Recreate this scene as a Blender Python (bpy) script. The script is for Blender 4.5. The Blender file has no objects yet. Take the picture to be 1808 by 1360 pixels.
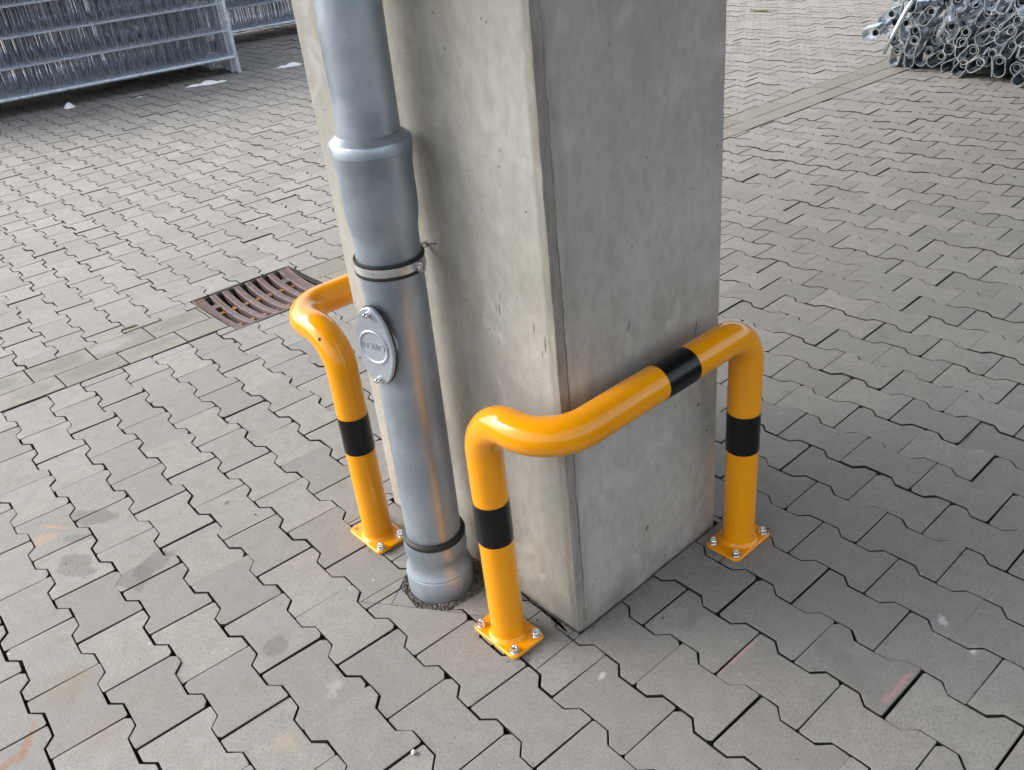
import bpy, bmesh, math, random
from mathutils import Matrix, Vector, Euler

R = math.radians
random.seed(7)
SC = bpy.context.scene
COL = SC.collection

# ------------------------------------------------------------------ camera
CAM = Vector((-0.96009, -1.04766, 1.49084))
RX = Vector((0.738889, -0.666976, -0.095847))
DN = Vector((-0.401487, -0.321539, -0.857567))
FW = Vector((0.541158, 0.672128, -0.505363))
cam = bpy.data.cameras.new("camera")
cam.lens = 30.83
cam.sensor_width = 36.0
cam.clip_start = 0.02
cam.clip_end = 600.0
camo = bpy.data.objects.new("camera", cam)
COL.objects.link(camo)
m = Matrix((RX, -DN, -FW)).transposed().to_4x4()
m.translation = CAM
camo.matrix_world = m
SC.camera = camo

# ------------------------------------------------------------------ sky, sun, exposure
SUN_EL, SUN_AZ = R(38), R(128)         # azimuth counted from +X towards +Y
w = bpy.data.worlds.new("World")
SC.world = w
w.use_nodes = True
wn, wl = w.node_tree.nodes, w.node_tree.links
sky = wn.new("ShaderNodeTexSky")
sky.sky_type = 'NISHITA'
sky.sun_disc = False
sky.sun_elevation = SUN_EL
sky.sun_rotation = math.pi / 2 - SUN_AZ
sky.air_density = 1.0
sky.dust_density = 4.0
hs = wn.new("ShaderNodeHueSaturation")
hs.inputs['Saturation'].default_value = 0.36
wl.new(sky.outputs[0], hs.inputs['Color'])
wl.new(hs.outputs[0], wn["Background"].inputs[0])
wn["Background"].inputs[1].default_value = 0.15

sun = bpy.data.lights.new("sun", 'SUN')
sun.energy = 0.75
sun.angle = R(42)
sun.color = (1.0, 0.985, 0.965)
suno = bpy.data.objects.new("sun", sun)
COL.objects.link(suno)
sd = Vector((math.cos(SUN_AZ) * math.cos(SUN_EL), math.sin(SUN_AZ) * math.cos(SUN_EL), math.sin(SUN_EL)))
suno.rotation_euler = sd.to_track_quat('Z', 'Y').to_euler()

SC.view_settings.view_transform = 'Standard'
SC.view_settings.look = 'None'
SC.view_settings.gamma = 1.0
SC.view_settings.exposure = 1.52
SC.cycles.use_denoising = True
SC.cycles.use_adaptive_sampling = True
SC.cycles.adaptive_threshold = 0.03
SC.cycles.adaptive_min_samples = 16
SC.cycles.max_bounces = 6
SC.cycles.diffuse_bounces = 3
SC.cycles.glossy_bounces = 3
SC.cycles.caustics_reflective = False
SC.cycles.caustics_refractive = False


def px(p):
    """pixel of the photograph (1808 wide) and depth of a world point: used only to decide
    which repeats are large in view"""
    d = Vector(p) - CAM
    z = d.dot(FW)
    if z < 0.05:
        return -9e9, -9e9, z
    return 904 + 1548.36 * d.dot(RX) / z, 680 + 1548.36 * d.dot(DN) / z, z


# ------------------------------------------------------------------ helpers
def link(o, parent=None):
    COL.objects.link(o)
    if parent is not None:
        o.parent = parent
    return o


def tag(o, label=None, cat=None, group=None, kind=None):
    if label: o["label"] = label
    if cat: o["category"] = cat
    if group: o["group"] = group
    if kind: o["kind"] = kind
    return o


def empty(name, loc=(0, 0, 0), rz=0.0):
    o = bpy.data.objects.new(name, None)
    o.location = loc
    o.rotation_euler = (0, 0, rz)
    o.empty_display_size = 0.1
    return link(o)


def mesh(name, verts, faces, mat, parent=None, smooth=False):
    me = bpy.data.meshes.new(name)
    me.from_pydata([tuple(v) for v in verts], [], faces)
    if smooth:
        me.polygons.foreach_set("use_smooth", [True] * len(me.polygons))
    me.materials.append(mat)
    me.update()
    o = bpy.data.objects.new(name, me)
    return link(o, parent)


class MB:
    """collects shapes of one part"""
    def __init__(self):
        self.v, self.f = [], []

    def add(self, v, f, M=None):
        n = len(self.v)
        self.v += [(M @ Vector(p)) if M else Vector(p) for p in v]
        self.f += [tuple(i + n for i in q) for q in f]
        return self

    def box(self, x0, x1, y0, y1, z0, z1, M=None):
        v = [(x0, y0, z0), (x1, y0, z0), (x1, y1, z0), (x0, y1, z0), (x0, y0, z1), (x1, y0, z1), (x1, y1, z1), (x0, y1, z1)]
        return self.add(v, [(3, 2, 1, 0), (4, 5, 6, 7), (0, 1, 5, 4), (1, 2, 6, 5), (2, 3, 7, 6), (3, 0, 4, 7)], M)

    def prism(self, poly, z0, z1, bev=0.0, M=None):
        """vertical prism over a 2D outline, optional bevel on the top edge"""
        n = len(poly)
        rings = [[(x, y, z0) for x, y in poly]]
        if bev:
            ins = inset(poly, bev)
            rings += [[(x, y, z1 - bev) for x, y in poly], [(x, y, z1) for x, y in ins]]
        else:
            rings += [[(x, y, z1) for x, y in poly]]
        v = [p for r in rings for p in r]
        f = []
        for k in range(len(rings) - 1):
            for i in range(n):
                j = (i + 1) % n
                f.append((k * n + i, k * n + j, (k + 1) * n + j, (k + 1) * n + i))
        f.append(tuple((len(rings) - 1) * n + i for i in range(n)))
        f.append(tuple(range(n - 1, -1, -1)))
        return self.add(v, f, M)

    def tube(self, path, r, seg=16, cap=True, M=None):
        """sweep of a circle along a polyline (r may be a list)"""
        P = [Vector(p) for p in path]
        rr = r if isinstance(r, (list, tuple)) else [r] * len(P)
        t0 = (P[1] - P[0]).normalized()
        a = Vector((0, 0, 1)) if abs(t0.z) < 0.9 else Vector((1, 0, 0))
        n = (a - t0 * a.dot(t0)).normalized()
        v, f = [], []
        for i, p in enumerate(P):
            t = (P[min(i + 1, len(P) - 1)] - P[max(i - 1, 0)]).normalized()
            n = (n - t * n.dot(t)).normalized()
            b = t.cross(n)
            for k in range(seg):
                an = 2 * math.pi * k / seg
                v.append(p + (n * math.cos(an) + b * math.sin(an)) * rr[i])
        for i in range(len(P) - 1):
            for k in range(seg):
                k2 = (k + 1) % seg
                f.append((i * seg + k, i * seg + k2, (i + 1) * seg + k2, (i + 1) * seg + k))
        if cap:
            f.append(tuple(range(seg - 1, -1, -1)))
            f.append(tuple((len(P) - 1) * seg + k for k in range(seg)))
        return self.add(v, f, M)

    def lathe(self, prof, seg=48, M=None, cap=False):
        """prof: list of (r, z)"""
        v, f = [], []
        for r, z in prof:
            for k in range(seg):
                an = 2 * math.pi * k / seg
                v.append((r * math.cos(an), r * math.sin(an), z))
        for i in range(len(prof) - 1):
            for k in range(seg):
                k2 = (k + 1) % seg
                f.append((i * seg + k, i * seg + k2, (i + 1) * seg + k2, (i + 1) * seg + k))
        if cap:
            f.append(tuple(range(seg - 1, -1, -1)))
            f.append(tuple((len(prof) - 1) * seg + k for k in range(seg)))
        return self.add(v, f, M)

    def build(self, name, mat, parent=None, smooth=False, auto=None):
        o = mesh(name, self.v, self.f, mat, parent, smooth)
        if auto is not None:
            o.data.set_sharp_from_angle(angle=R(auto))
        return o


def inset(poly, d):
    """inward offset of a counter-clockwise outline"""
    n = len(poly)
    out = []
    for i in range(n):
        x0, y0 = poly[i - 1]; x1, y1 = poly[i]; x2, y2 = poly[(i + 1) % n]
        ax, ay = x1 - x0, y1 - y0; bx, by = x2 - x1, y2 - y1
        la, lb = math.hypot(ax, ay) or 1e-9, math.hypot(bx, by) or 1e-9
        n1 = (-ay / la, ax / la); n2 = (-by / lb, bx / lb)
        mx, my = n1[0] + n2[0], n1[1] + n2[1]
        q = mx * mx + my * my
        s = 2 * d / q if q > 0.25 else d * 2
        out.append((x1 + mx * s, y1 + my * s))
    return out


def area(poly):
    return 0.5 * sum(poly[i - 1][0] * poly[i][1] - poly[i][0] * poly[i - 1][1] for i in range(len(poly)))


def clip(poly, a, b, cc):
    """keep a*x + b*y <= cc"""
    out = []
    n = len(poly)
    for i in range(n):
        p, q = poly[i - 1], poly[i]
        dp, dq = a * p[0] + b * p[1] - cc, a * q[0] + b * q[1] - cc
        if (dp <= 0) != (dq <= 0):
            t = dp / (dp - dq)
            out.append((p[0] + (q[0] - p[0]) * t, p[1] + (q[1] - p[1]) * t))
        if dq <= 0:
            out.append(q)
    return out


def subtract(poly, conv, gap=0.002):
    """pieces of an outline outside a convex counter-clockwise polygon"""
    pieces, rest = [], poly
    n = len(conv)
    for i in range(n):
        (x0, y0), (x1, y1) = conv[i], conv[(i + 1) % n]
        l = math.hypot(x1 - x0, y1 - y0)
        a, b = (y1 - y0) / l, -(x1 - x0) / l          # outward normal
        cc = a * x0 + b * y0
        outp = clip(rest, -a, -b, -cc - gap)
        if len(outp) >= 3 and area(outp) > 1e-6:
            pieces.append(outp)
        rest = clip(rest, a, b, cc)
        if len(rest) < 3 or area(rest) < 1e-6:
            rest = []
            break
    if not rest:
        # nothing left inside: the stone never touched the polygon
        if abs(sum(area(p) for p in pieces) - area(poly)) < 0.15 * area(poly) and all(not inside(conv, c) for c in poly):
            return [poly]
    return pieces


def inside(conv, p):
    n = len(conv)
    for i in range(n):
        (x0, y0), (x1, y1) = conv[i], conv[(i + 1) % n]
        if (x1 - x0) * (p[1] - y0) - (y1 - y0) * (p[0] - x0) < 0:
            return False
    return True


def overlap(poly, conv):
    r = poly
    n = len(conv)
    for i in range(n):
        (x0, y0), (x1, y1) = conv[i], conv[(i + 1) % n]
        r = clip(r, y1 - y0, -(x1 - x0), (y1 - y0) * x0 - (x1 - x0) * y0)
        if len(r) < 3:
            return 0.0
    return area(r)


def fillet(pts, rad, n=10):
    """polyline with rounded corners"""
    P = [Vector(p) for p in pts]
    out = [P[0]]
    for i in range(1, len(P) - 1):
        a = (P[i - 1] - P[i]).normalized(); b = (P[i + 1] - P[i]).normalized()
        r = rad[i - 1] if isinstance(rad, (list, tuple)) else rad
        ang = a.angle(b)
        d = r / math.tan(ang / 2)
        bis = (a + b).normalized()
        c = P[i] + bis * (r / math.sin(ang / 2))
        s, e = P[i] + a * d - c, P[i] + b * d - c
        tot = s.angle(e)
        ax = s.cross(e).normalized()
        for k in range(n + 1):
            out.append(c + Matrix.Rotation(tot * k / n, 3, ax) @ s)
    out.append(P[-1])
    res = [out[0]]
    for p in out[1:]:
        if (p - res[-1]).length > 1e-5:
            res.append(p)
    return res


# ------------------------------------------------------------------ materials
class NT:
    def __init__(self, name):
        self.m = bpy.data.materials.new(name)
        self.m.use_nodes = True
        self.n, self.l = self.m.node_tree.nodes, self.m.node_tree.links
        self.b = self.n["Principled BSDF"]
        self._pos = None

    def set(self, **k):
        for a, v in k.items():
            key = a.replace('_', ' ')
            self.b.inputs[key].default_value = v if not (isinstance(v, tuple) and len(v) == 3) else (*v, 1)
        return self

    def inp(self, node, name, val):
        if hasattr(val, 'is_output'):
            self.l.new(val, node.inputs[name])
        else:
            node.inputs[name].default_value = val

    def pos(self):
        if self._pos is None:
            self._pos = self.n.new("ShaderNodeNewGeometry").outputs['Position']
        return self._pos

    def obj(self):
        return self.n.new("ShaderNodeTexCoord").outputs['Object']

    def mapping(self, vec, loc=(0, 0, 0), rot=(0, 0, 0), scale=(1, 1, 1), typ='POINT'):
        q = self.n.new("ShaderNodeMapping"); q.vector_type = typ
        self.l.new(vec, q.inputs['Vector'])
        q.inputs['Location'].default_value = loc
        q.inputs['Rotation'].default_value = rot
        q.inputs['Scale'].default_value = scale
        return q.outputs[0]

    def noise(self, vec, scale, detail=4.0, rough=0.55, dist=0.0):
        q = self.n.new("ShaderNodeTexNoise")
        self.l.new(vec, q.inputs['Vector'])
        q.inputs['Scale'].default_value = scale
        q.inputs['Detail'].default_value = detail
        q.inputs['Roughness'].default_value = rough
        q.inputs['Distortion'].default_value = dist
        return q.outputs[0]

    def voro(self, vec, scale, feature='F1', out='Distance'):
        q = self.n.new("ShaderNodeTexVoronoi"); q.feature = feature
        self.l.new(vec, q.inputs['Vector'])
        q.inputs['Scale'].default_value = scale
        return q.outputs[out]

    def rng(self, v, a, b, c=0.0, d=1.0, smooth=False):
        q = self.n.new("ShaderNodeMapRange")
        if smooth: q.interpolation_type = 'SMOOTHSTEP'
        self.inp(q, 'Value', v)
        for k, x in zip(('From Min', 'From Max', 'To Min', 'To Max'), (a, b, c, d)):
            q.inputs[k].default_value = x
        return q.outputs[0]

    def math(self, op, a, b=0.0, clamp=False):
        q = self.n.new("ShaderNodeMath"); q.operation = op; q.use_clamp = clamp
        self.inp(q, 0, a); self.inp(q, 1, b)
        return q.outputs[0]

    def mix(self, fac, a, b, mode='MIX'):
        q = self.n.new("ShaderNodeMix"); q.data_type = 'RGBA'; q.blend_type = mode
        self.inp(q, 0, fac)
        for i, x in ((6, a), (7, b)):
            if hasattr(x, 'is_output'): self.l.new(x, q.inputs[i])
            else: q.inputs[i].default_value = (*x, 1) if len(x) == 3 else x
        return q.outputs[2]

    def blot(self, vec, loc, rot, half, soft=0.35, wob=0.35, wscale=14.0):
        """mask of one blot: an ellipse (half sizes, metres) with a wandering edge"""
        q = self.mapping(vec, loc, rot, half, 'TEXTURE')
        ln = self.n.new("ShaderNodeVectorMath"); ln.operation = 'LENGTH'
        self.l.new(q, ln.inputs[0])
        ws = 14.0 if wscale < 26 else 55.0 if wscale < 110 else 160.0
        if not hasattr(self, '_wob'): self._wob = {}
        if ws not in self._wob: self._wob[ws] = self.noise(vec, ws, 4.0, 0.65)
        nz = self._wob[ws]
        d = self.math('ADD', ln.outputs['Value'], self.rng(nz, 0.25, 0.75, -wob, wob))
        return self.rng(d, 1.0 - soft, 1.0, 1.0, 0.0, True)

    def bump(self, h, strength=0.3, dist=0.002):
        q = self.n.new("ShaderNodeBump")
        q.inputs['Strength'].default_value = strength
        q.inputs['Distance'].default_value = dist
        self.l.new(h, q.inputs['Height'])
        self.l.new(q.outputs[0], self.b.inputs['Normal'])

    def color(self, c): self.l.new(c, self.b.inputs['Base Color'])
    def rough(self, r): self.l.new(r, self.b.inputs['Roughness'])


def stone_material(name, base, stains):
    t = NT(name)
    P = t.pos()
    geo = t.n.new("ShaderNodeNewGeometry").outputs['Random Per Island']
    oi = t.n.new("ShaderNodeObjectInfo").outputs['Random']
    rnd = t.math('FRACT', t.math('ADD', geo, oi))
    fine = t.noise(P, 620, 1, 0.7)
    grit = t.noise(P, 200, 2, 0.8)
    mid = t.noise(P, 22, 4, 0.62)
    big = t.noise(P, 2.6, 4, 0.55)
    col = t.mix(rnd, (base[0] * 0.80, base[1] * 0.80, base[2] * 0.80), (base[0] * 1.12, base[1] * 1.11, base[2] * 1.09))
    col = t.mix(t.rng(big, 0.35, 0.65, 0.0, 0.5), col, (base[0] * 0.86, base[1] * 0.85, base[2] * 0.83))
    col = t.mix(t.rng(mid, 0.3, 0.72, 0.0, 0.5), col, (base[0] * 0.62, base[1] * 0.61, base[2] * 0.60))
    col = t.mix(t.rng(grit, 0.50, 0.64, 0.0, 0.62), col, (base[0] * 0.55, base[1] * 0.55, base[2] * 0.56))
    col = t.mix(t.rng(fine, 0.55, 0.70, 0.0, 0.42), col, (base[0] * 1.5, base[1] * 1.5, base[2] * 1.5))
    # light scuffs and paint specks
    sp = t.voro(P, 15, 'F1')
    msk = t.math('MULTIPLY', t.rng(sp, 0.03, 0.075, 1.0, 0.0, True), t.rng(t.noise(P, 55, 3), 0.5, 0.62, 0.0, 0.6))
    col = t.mix(msk, col, (0.55, 0.54, 0.53))
    sp2 = t.voro(t.mapping(P, (3.3, 1.7, 0)), 9, 'F1')
    col = t.mix(t.math('MULTIPLY', t.rng(sp2, 0.02, 0.05, 1.0, 0.0, True), 0.55), col, (0.09, 0.085, 0.08))
    # grey-brown soil carried over the stones
    soil = t.rng(t.noise(P, 7.5, 5, 0.6, 0.4), 0.60, 0.74, 0.0, 0.42, True)
    col = t.mix(soil, col, (base[0] * 0.58, base[1] * 0.56, base[2] * 0.52))
    for (x, y, hx, hy, rot, cc, fac, soft, wob, ws) in stains:
        b = t.blot(P, (x, y, 0), (0, 0, rot), (hx, hy, 1.0), min(0.9, soft + 0.12), wob * 1.5, ws)
        col = t.mix(t.math('MULTIPLY', t.math('MULTIPLY', b, fac * 0.95), t.rng(grit, 0.3, 0.6, 0.65, 1.0)), col, cc)
    t.color(col)
    t.set(Roughness=0.86)
    t.b.inputs['Specular IOR Level'].default_value = 0.3
    h = t.math('ADD', t.math('MULTIPLY', fine, 0.5), t.math('ADD', grit, t.math('MULTIPLY', mid, 1.3)))
    t.bump(h, 0.45, 0.0016)
    return t.m


WET = (0.105, 0.102, 0.094)
STAINS = [
    (-0.630, 1.335, 0.085, 0.040, R(-52), WET, 0.62, 0.18, 0.30, 16),
    (-0.590, 1.000, 0.085, 0.040, R(20), WET, 0.60, 0.18, 0.35, 16),
    (-0.655, 0.985, 0.050, 0.060, R(10), WET, 0.55, 0.18, 0.35, 18),
    (-0.745, 1.150, 0.045, 0.085, R(10), WET, 0.55, 0.18, 0.30, 16),
    (-0.700, 1.270, 0.055, 0.022, R(-40), WET, 0.45, 0.25, 0.30, 20),
    (-0.505, 0.485, 0.042, 0.036, R(30), WET, 0.60, 0.30, 0.22, 22),
    (-0.336, 1.092, 0.013, 0.009, 0, (0.07, 0.072, 0.08), 0.8, 0.4, 0.3, 60),
    (-0.735, 1.385, 0.060, 0.012, R(-55), (0.50, 0.27, 0.09), 0.45, 0.8, 0.35, 18),
    (-0.780, 1.345, 0.050, 0.045, 0, (0.42, 0.30, 0.17), 0.40, 0.9, 0.4, 12),
    (-1.020, 0.640, 0.012, 0.060, R(-35), (0.24, 0.11, 0.05), 0.6, 0.5, 0.35, 22),
    (-1.065, 0.620, 0.050, 0.012, R(15), (0.24, 0.11, 0.05), 0.6, 0.5, 0.35, 22),
    (-0.900, 0.745, 0.110, 0.070, R(20), (0.20, 0.165, 0.12), 0.50, 0.9, 0.4, 9),
    (-0.860, 0.560, 0.120, 0.070, R(20), (0.22, 0.18, 0.14), 0.35, 0.9, 0.4, 9),
    (-0.620, 0.240, 0.050, 0.030, R(70), (0.42, 0.30, 0.18), 0.28, 0.9, 0.4, 16),
    (0.188, -0.297, 0.088, 0.007, R(-2), (0.50, 0.26, 0.27), 0.55, 0.5, 0.35, 40),
    (0.322, -0.575, 0.080, 0.009, R(-2), (0.50, 0.25, 0.26), 0.5, 0.6, 0.45, 30),
    (0.560, -0.555, 0.020, 0.012, R(30), (0.55, 0.55, 0.56), 0.6, 0.6, 0.5, 60),
    (0.520, -0.640, 0.016, 0.012, 0, (0.70, 0.70, 0.72), 0.6, 0.7, 0.5, 60),
    (-0.060, -0.120, 0.020, 0.010, 0, (0.62, 0.61, 0.60), 0.55, 0.8, 0.5, 60),
    (-0.480, 0.280, 0.045, 0.020, R(40), (0.52, 0.51, 0.50), 0.28, 0.9, 0.5, 40),
    (0.20, -0.155, 0.060, 0.030, R(20), (0.13, 0.125, 0.12), 0.45, 0.9, 0.4, 20),
    (0.30, -0.47, 0.16, 0.04, R(70), (0.13, 0.125, 0.12), 0.35, 0.9, 0.5, 14),
]
M_STONE = stone_material("paving_concrete", (0.262, 0.257, 0.244), STAINS)
M_STONE_FAR = stone_material("paving_concrete_far", (0.262, 0.257, 0.244), [])
M_GUTTER = stone_material("gutter_concrete", (0.232, 0.222, 0.198), [
    (-0.37, 2.455, 0.11, 0.055, R(-2), WET, 0.4, 0.2, 0.25, 12),
    (0.09, 2.44, 0.13, 0.06, R(-2), WET, 0.4, 0.2, 0.2, 12),
    (-0.07, 2.30, 0.12, 0.045, R(-2), WET, 0.38, 0.25, 0.25, 12),
    (-0.30, 2.31, 0.12, 0.055, R(-2), WET, 0.4, 0.3, 0.2, 12),
    (-0.52, 2.31, 0.10, 0.06, R(-2), WET, 0.35, 0.3, 0.2, 12),
    (-0.60, 2.47, 0.09, 0.05, R(-2), WET, 0.45, 0.3, 0.2, 12),
    (-0.16, 2.45, 0.026, 0.018, 0, WET, 0.4, 0.5, 0.3, 20),
    (-0.20, 2.45, 0.13, 0.065, 0, (0.36, 0.36, 0.355), 0.4, 0.5, 0.2, 10)])

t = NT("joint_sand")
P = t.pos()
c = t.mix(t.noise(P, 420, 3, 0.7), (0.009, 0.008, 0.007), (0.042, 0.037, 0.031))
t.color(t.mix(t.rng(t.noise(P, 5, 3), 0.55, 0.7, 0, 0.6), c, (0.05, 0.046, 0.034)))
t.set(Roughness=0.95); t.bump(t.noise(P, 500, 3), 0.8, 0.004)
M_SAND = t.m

t = NT("gravel_grit")
oi = t.n.new("ShaderNodeNewGeometry").outputs['Random Per Island']
t.color(t.mix(oi, (0.035, 0.033, 0.031), (0.21, 0.20, 0.185))); t.set(Roughness=0.9)
M_GRIT = t.m


def concrete_pillar():
    t = NT("pillar_concrete")
    P = t.pos()
    base = (0.405, 0.392, 0.356)
    streak = t.noise(t.mapping(P, scale=(55, 55, 2.2)), 1.0, 5, 0.6)
    blot = t.noise(P, 3.1, 6, 0.62, 0.5)
    cloud = t.noise(t.mapping(P, scale=(1.5, 1.5, 0.8)), 5.0, 5, 0.6)
    fine = t.noise(P, 200, 3, 0.75)
    mot = t.noise(t.mapping(P, scale=(1, 1, 0.6)), 45, 4, 0.65)
    col = t.mix(t.rng(blot, 0.36, 0.66), tuple(x * 0.86 for x in base), tuple(x * 1.10 for x in base))
    col = t.mix(t.rng(mot, 0.40, 0.66, 0, 0.40), col, (base[0] * 0.66, base[1] * 0.65, base[2] * 0.61))
    col = t.mix(t.rng(streak, 0.48, 0.78, 0, 0.14), col, (base[0] * 0.62, base[1] * 0.61, base[2] * 0.58))
    col = t.mix(t.rng(cloud, 0.48, 0.72, 0, 0.36, True), col, (0.215, 0.195, 0.148))
    col = t.mix(t.rng(fine, 0.55, 0.75, 0, 0.3), col, tuple(x * 0.6 for x in base))
    # laitance: pale milky patches
    col = t.mix(t.rng(t.noise(P, 8.0, 4, 0.6, 0.8), 0.54, 0.68, 0, 0.42, True), col, (0.50, 0.49, 0.46))
    # pinholes
    pin = t.math('MULTIPLY', t.rng(t.voro(P, 34, 'F1'), 0.05, 0.10, 1.0, 0.0, True), t.rng(t.noise(P, 6, 2), 0.44, 0.54, 0, 0.85))
    col = t.mix(pin, col, (0.07, 0.065, 0.06))
    # dirt rubbed along the near arris and beside it
    sx = t.n.new("ShaderNodeSeparateXYZ"); t.l.new(P, sx.inputs[0])
    ar = t.math('MULTIPLY', t.rng(sx.outputs['X'], 0.004, 0.055, 1.0, 0.0), t.rng(sx.outputs['Y'], 0.012, 0.004, 0.0, 1.0))
    arn = t.math('MULTIPLY', ar, t.rng(t.noise(t.mapping(P, scale=(30, 30, 5)), 1.0, 5, 0.65), 0.38, 0.62, 0.0, 0.75))
    col = t.mix(arn, col, (0.125, 0.118, 0.10))
    # formwork seam beside the arris, filled with dirt, and the chamfer outside it, its shade painted into the colour
    onr = t.rng(sx.outputs['Y'], 0.03, 0.02, 0.0, 1.0)
    wv = t.math('ADD', sx.outputs['X'], t.rng(t.noise(t.mapping(P, scale=(0, 0, 9)), 1.0, 4, 0.7), 0.3, 0.7, -0.0035, 0.0035))
    chamfer_shade = t.math('MULTIPLY', t.math('MULTIPLY', t.rng(wv, 0.017, 0.021, 1.0, 0.0), onr), t.rng(t.noise(t.mapping(P, scale=(60, 60, 7)), 1.0, 4, 0.65), 0.3, 0.65, 0.2, 0.75))
    col = t.mix(chamfer_shade, col, (0.17, 0.16, 0.14))
    seam = t.math('MULTIPLY', t.rng(t.math('ABSOLUTE', t.math('SUBTRACT', wv, 0.0195)), 0.0007, 0.0026, 1.0, 0.0), t.math('MULTIPLY', onr, t.rng(t.noise(t.mapping(P, (0.3, 0, 0), scale=(10, 10, 4)), 1.0, 5, 0.7), 0.36, 0.56, 0.0, 0.9)))
    col = t.mix(seam, col, (0.06, 0.056, 0.05))
    # dirt at the foot
    ft = t.math('MULTIPLY', t.rng(sx.outputs['Z'], 0.0, 0.10, 1.0, 0.0), t.rng(t.noise(P, 12, 4), 0.35, 0.65, 0.15, 0.8))
    col = t.mix(ft, col, (0.15, 0.14, 0.12))
    Dk = (0.06, 0.055, 0.05)
    for (y, z, hy, hz, rot) in ((0.157, 0.762, 0.0022, 0.018, 0.05), (0.166, 0.765, 0.0016, 0.012, 0.03), (0.061, 0.749, 0.0018, 0.016, 0.04), (0.033, 0.722, 0.0026, 0.024, 0.05), (0.043, 0.70, 0.0014, 0.010, 0.0), (0.15, 0.79, 0.0012, 0.012, 0.04), (0.10, 0.80, 0.0012, 0.006, 0.0), (0.215, 0.19, 0.004, 0.0012, 0.3), (0.19, 0.185, 0.006, 0.0014, 0.4)):
        b = t.blot(P, (0, y, z), (rot, 0, 0), (0.02, hy, hz), 0.5, 0.3, 160)
        col = t.mix(t.math('MULTIPLY', b, 0.85), col, Dk)
    for (x, z, hx, hz, rot) in ((0.234, 0.152, 0.011, 0.005, -0.5), (0.422, 0.397, 0.008, 0.007, 0), (0.30, 0.20, 0.014, 0.0018, -0.7), (0.194, 0.690, 0.003, 0.016, 0.3), (0.455, 0.31, 0.006, 0.004, 0.3), (0.41, 0.60, 0.003, 0.02, 0.2)):
        b = t.blot(P, (x, 0, z), (0, rot, 0), (hx, 0.02, hz), 0.5, 0.4, 90)
        col = t.mix(t.math('MULTIPLY', b, 0.75), col, Dk)
    t.color(col)
    t.set(Roughness=0.78)
    t.b.inputs['Specular IOR Level'].default_value = 0.32
    h = t.math('ADD', t.math('ADD', t.math('MULTIPLY', streak, 0.25), t.math('MULTIPLY', fine, 0.5)), t.math('MULTIPLY', pin, -2.0))
    t.bump(h, 0.35, 0.0016)
    return t.m


M_PILLAR = concrete_pillar()

t = NT("yellow_enamel")
P = t.pos()
t.color(t.mix(t.rng(t.noise(P, 9, 3), 0.3, 0.7), (0.79, 0.30, 0.001), (0.84, 0.328, 0.0015)))
t.set(Roughness=0.32)
t.b.inputs['Specular IOR Level'].default_value = 0.1
t.b.inputs['Coat Weight'].default_value = 0.8
t.b.inputs['Coat Roughness'].default_value = 0.025
t.bump(t.noise(P, 60, 2), 0.06, 0.002)
M_YELLOW = t.m

t = NT("black_film")
t.set(Base_Color=(0.004, 0.004, 0.0045), Roughness=0.28)
t.b.inputs['Specular IOR Level'].default_value = 0.25
t.b.inputs['Coat Weight'].default_value = 0.15
t.b.inputs['Coat Roughness'].default_value = 0.12
t.bump(t.noise(t.pos(), 70, 2), 0.05, 0.002)
M_BLACK = t.m

t = NT("rubber")
t.set(Base_Color=(0.012, 0.012, 0.012), Roughness=0.6)
M_RUBBER = t.m


def zinc(name, c1, c2, rough=(0.34, 0.5), metal=0.85, sc=9.0):
    t = NT(name)
    P = t.pos()
    n1 = t.noise(P, sc, 5, 0.6, 0.6)
    n2 = t.noise(P, sc * 22, 3, 0.6)
    n3 = t.noise(t.mapping(P, scale=(20, 20, 3)), 1.0, 4, 0.6)
    f = t.math('ADD', t.math('MULTIPLY', n1, 0.6), t.math('ADD', t.math('MULTIPLY', n2, 0.2), t.math('MULTIPLY', n3, 0.2)))
    t.color(t.mix(t.rng(f, 0.38, 0.62), c1, c2))
    t.rough(t.rng(n1, 0.3, 0.7, *rough))
    t.set(Metallic=metal)
    t.bump(n2, 0.08, 0.001)
    return t.m


M_ZINC = zinc("zinc_pipe", (0.315, 0.37, 0.43), (0.455, 0.515, 0.58), (0.33, 0.46), 0.74)
M_ZINCCAST = zinc("zinc_cap", (0.36, 0.40, 0.44), (0.45, 0.49, 0.53), (0.4, 0.5), 0.45)
M_STEEL = zinc("bright_steel", (0.72, 0.73, 0.75), (0.85, 0.85, 0.86), (0.12, 0.22), 1.0, 30)
M_STRAP = zinc("strap_steel", (0.66, 0.68, 0.70), (0.78, 0.80, 0.82), (0.28, 0.38), 0.75, 20)
M_GALV = zinc("galvanised_wire", (0.20, 0.235, 0.29), (0.36, 0.41, 0.48), (0.25, 0.4), 0.75, 14)
M_GALVTUBE = zinc("galvanised_tube", (0.45, 0.51, 0.56), (0.72, 0.78, 0.82), (0.18, 0.32), 0.88, 12)
M_RAIL = zinc("galvanised_rail", (0.50, 0.57, 0.66), (0.72, 0.79, 0.88), (0.25, 0.4), 0.6, 12)

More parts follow.
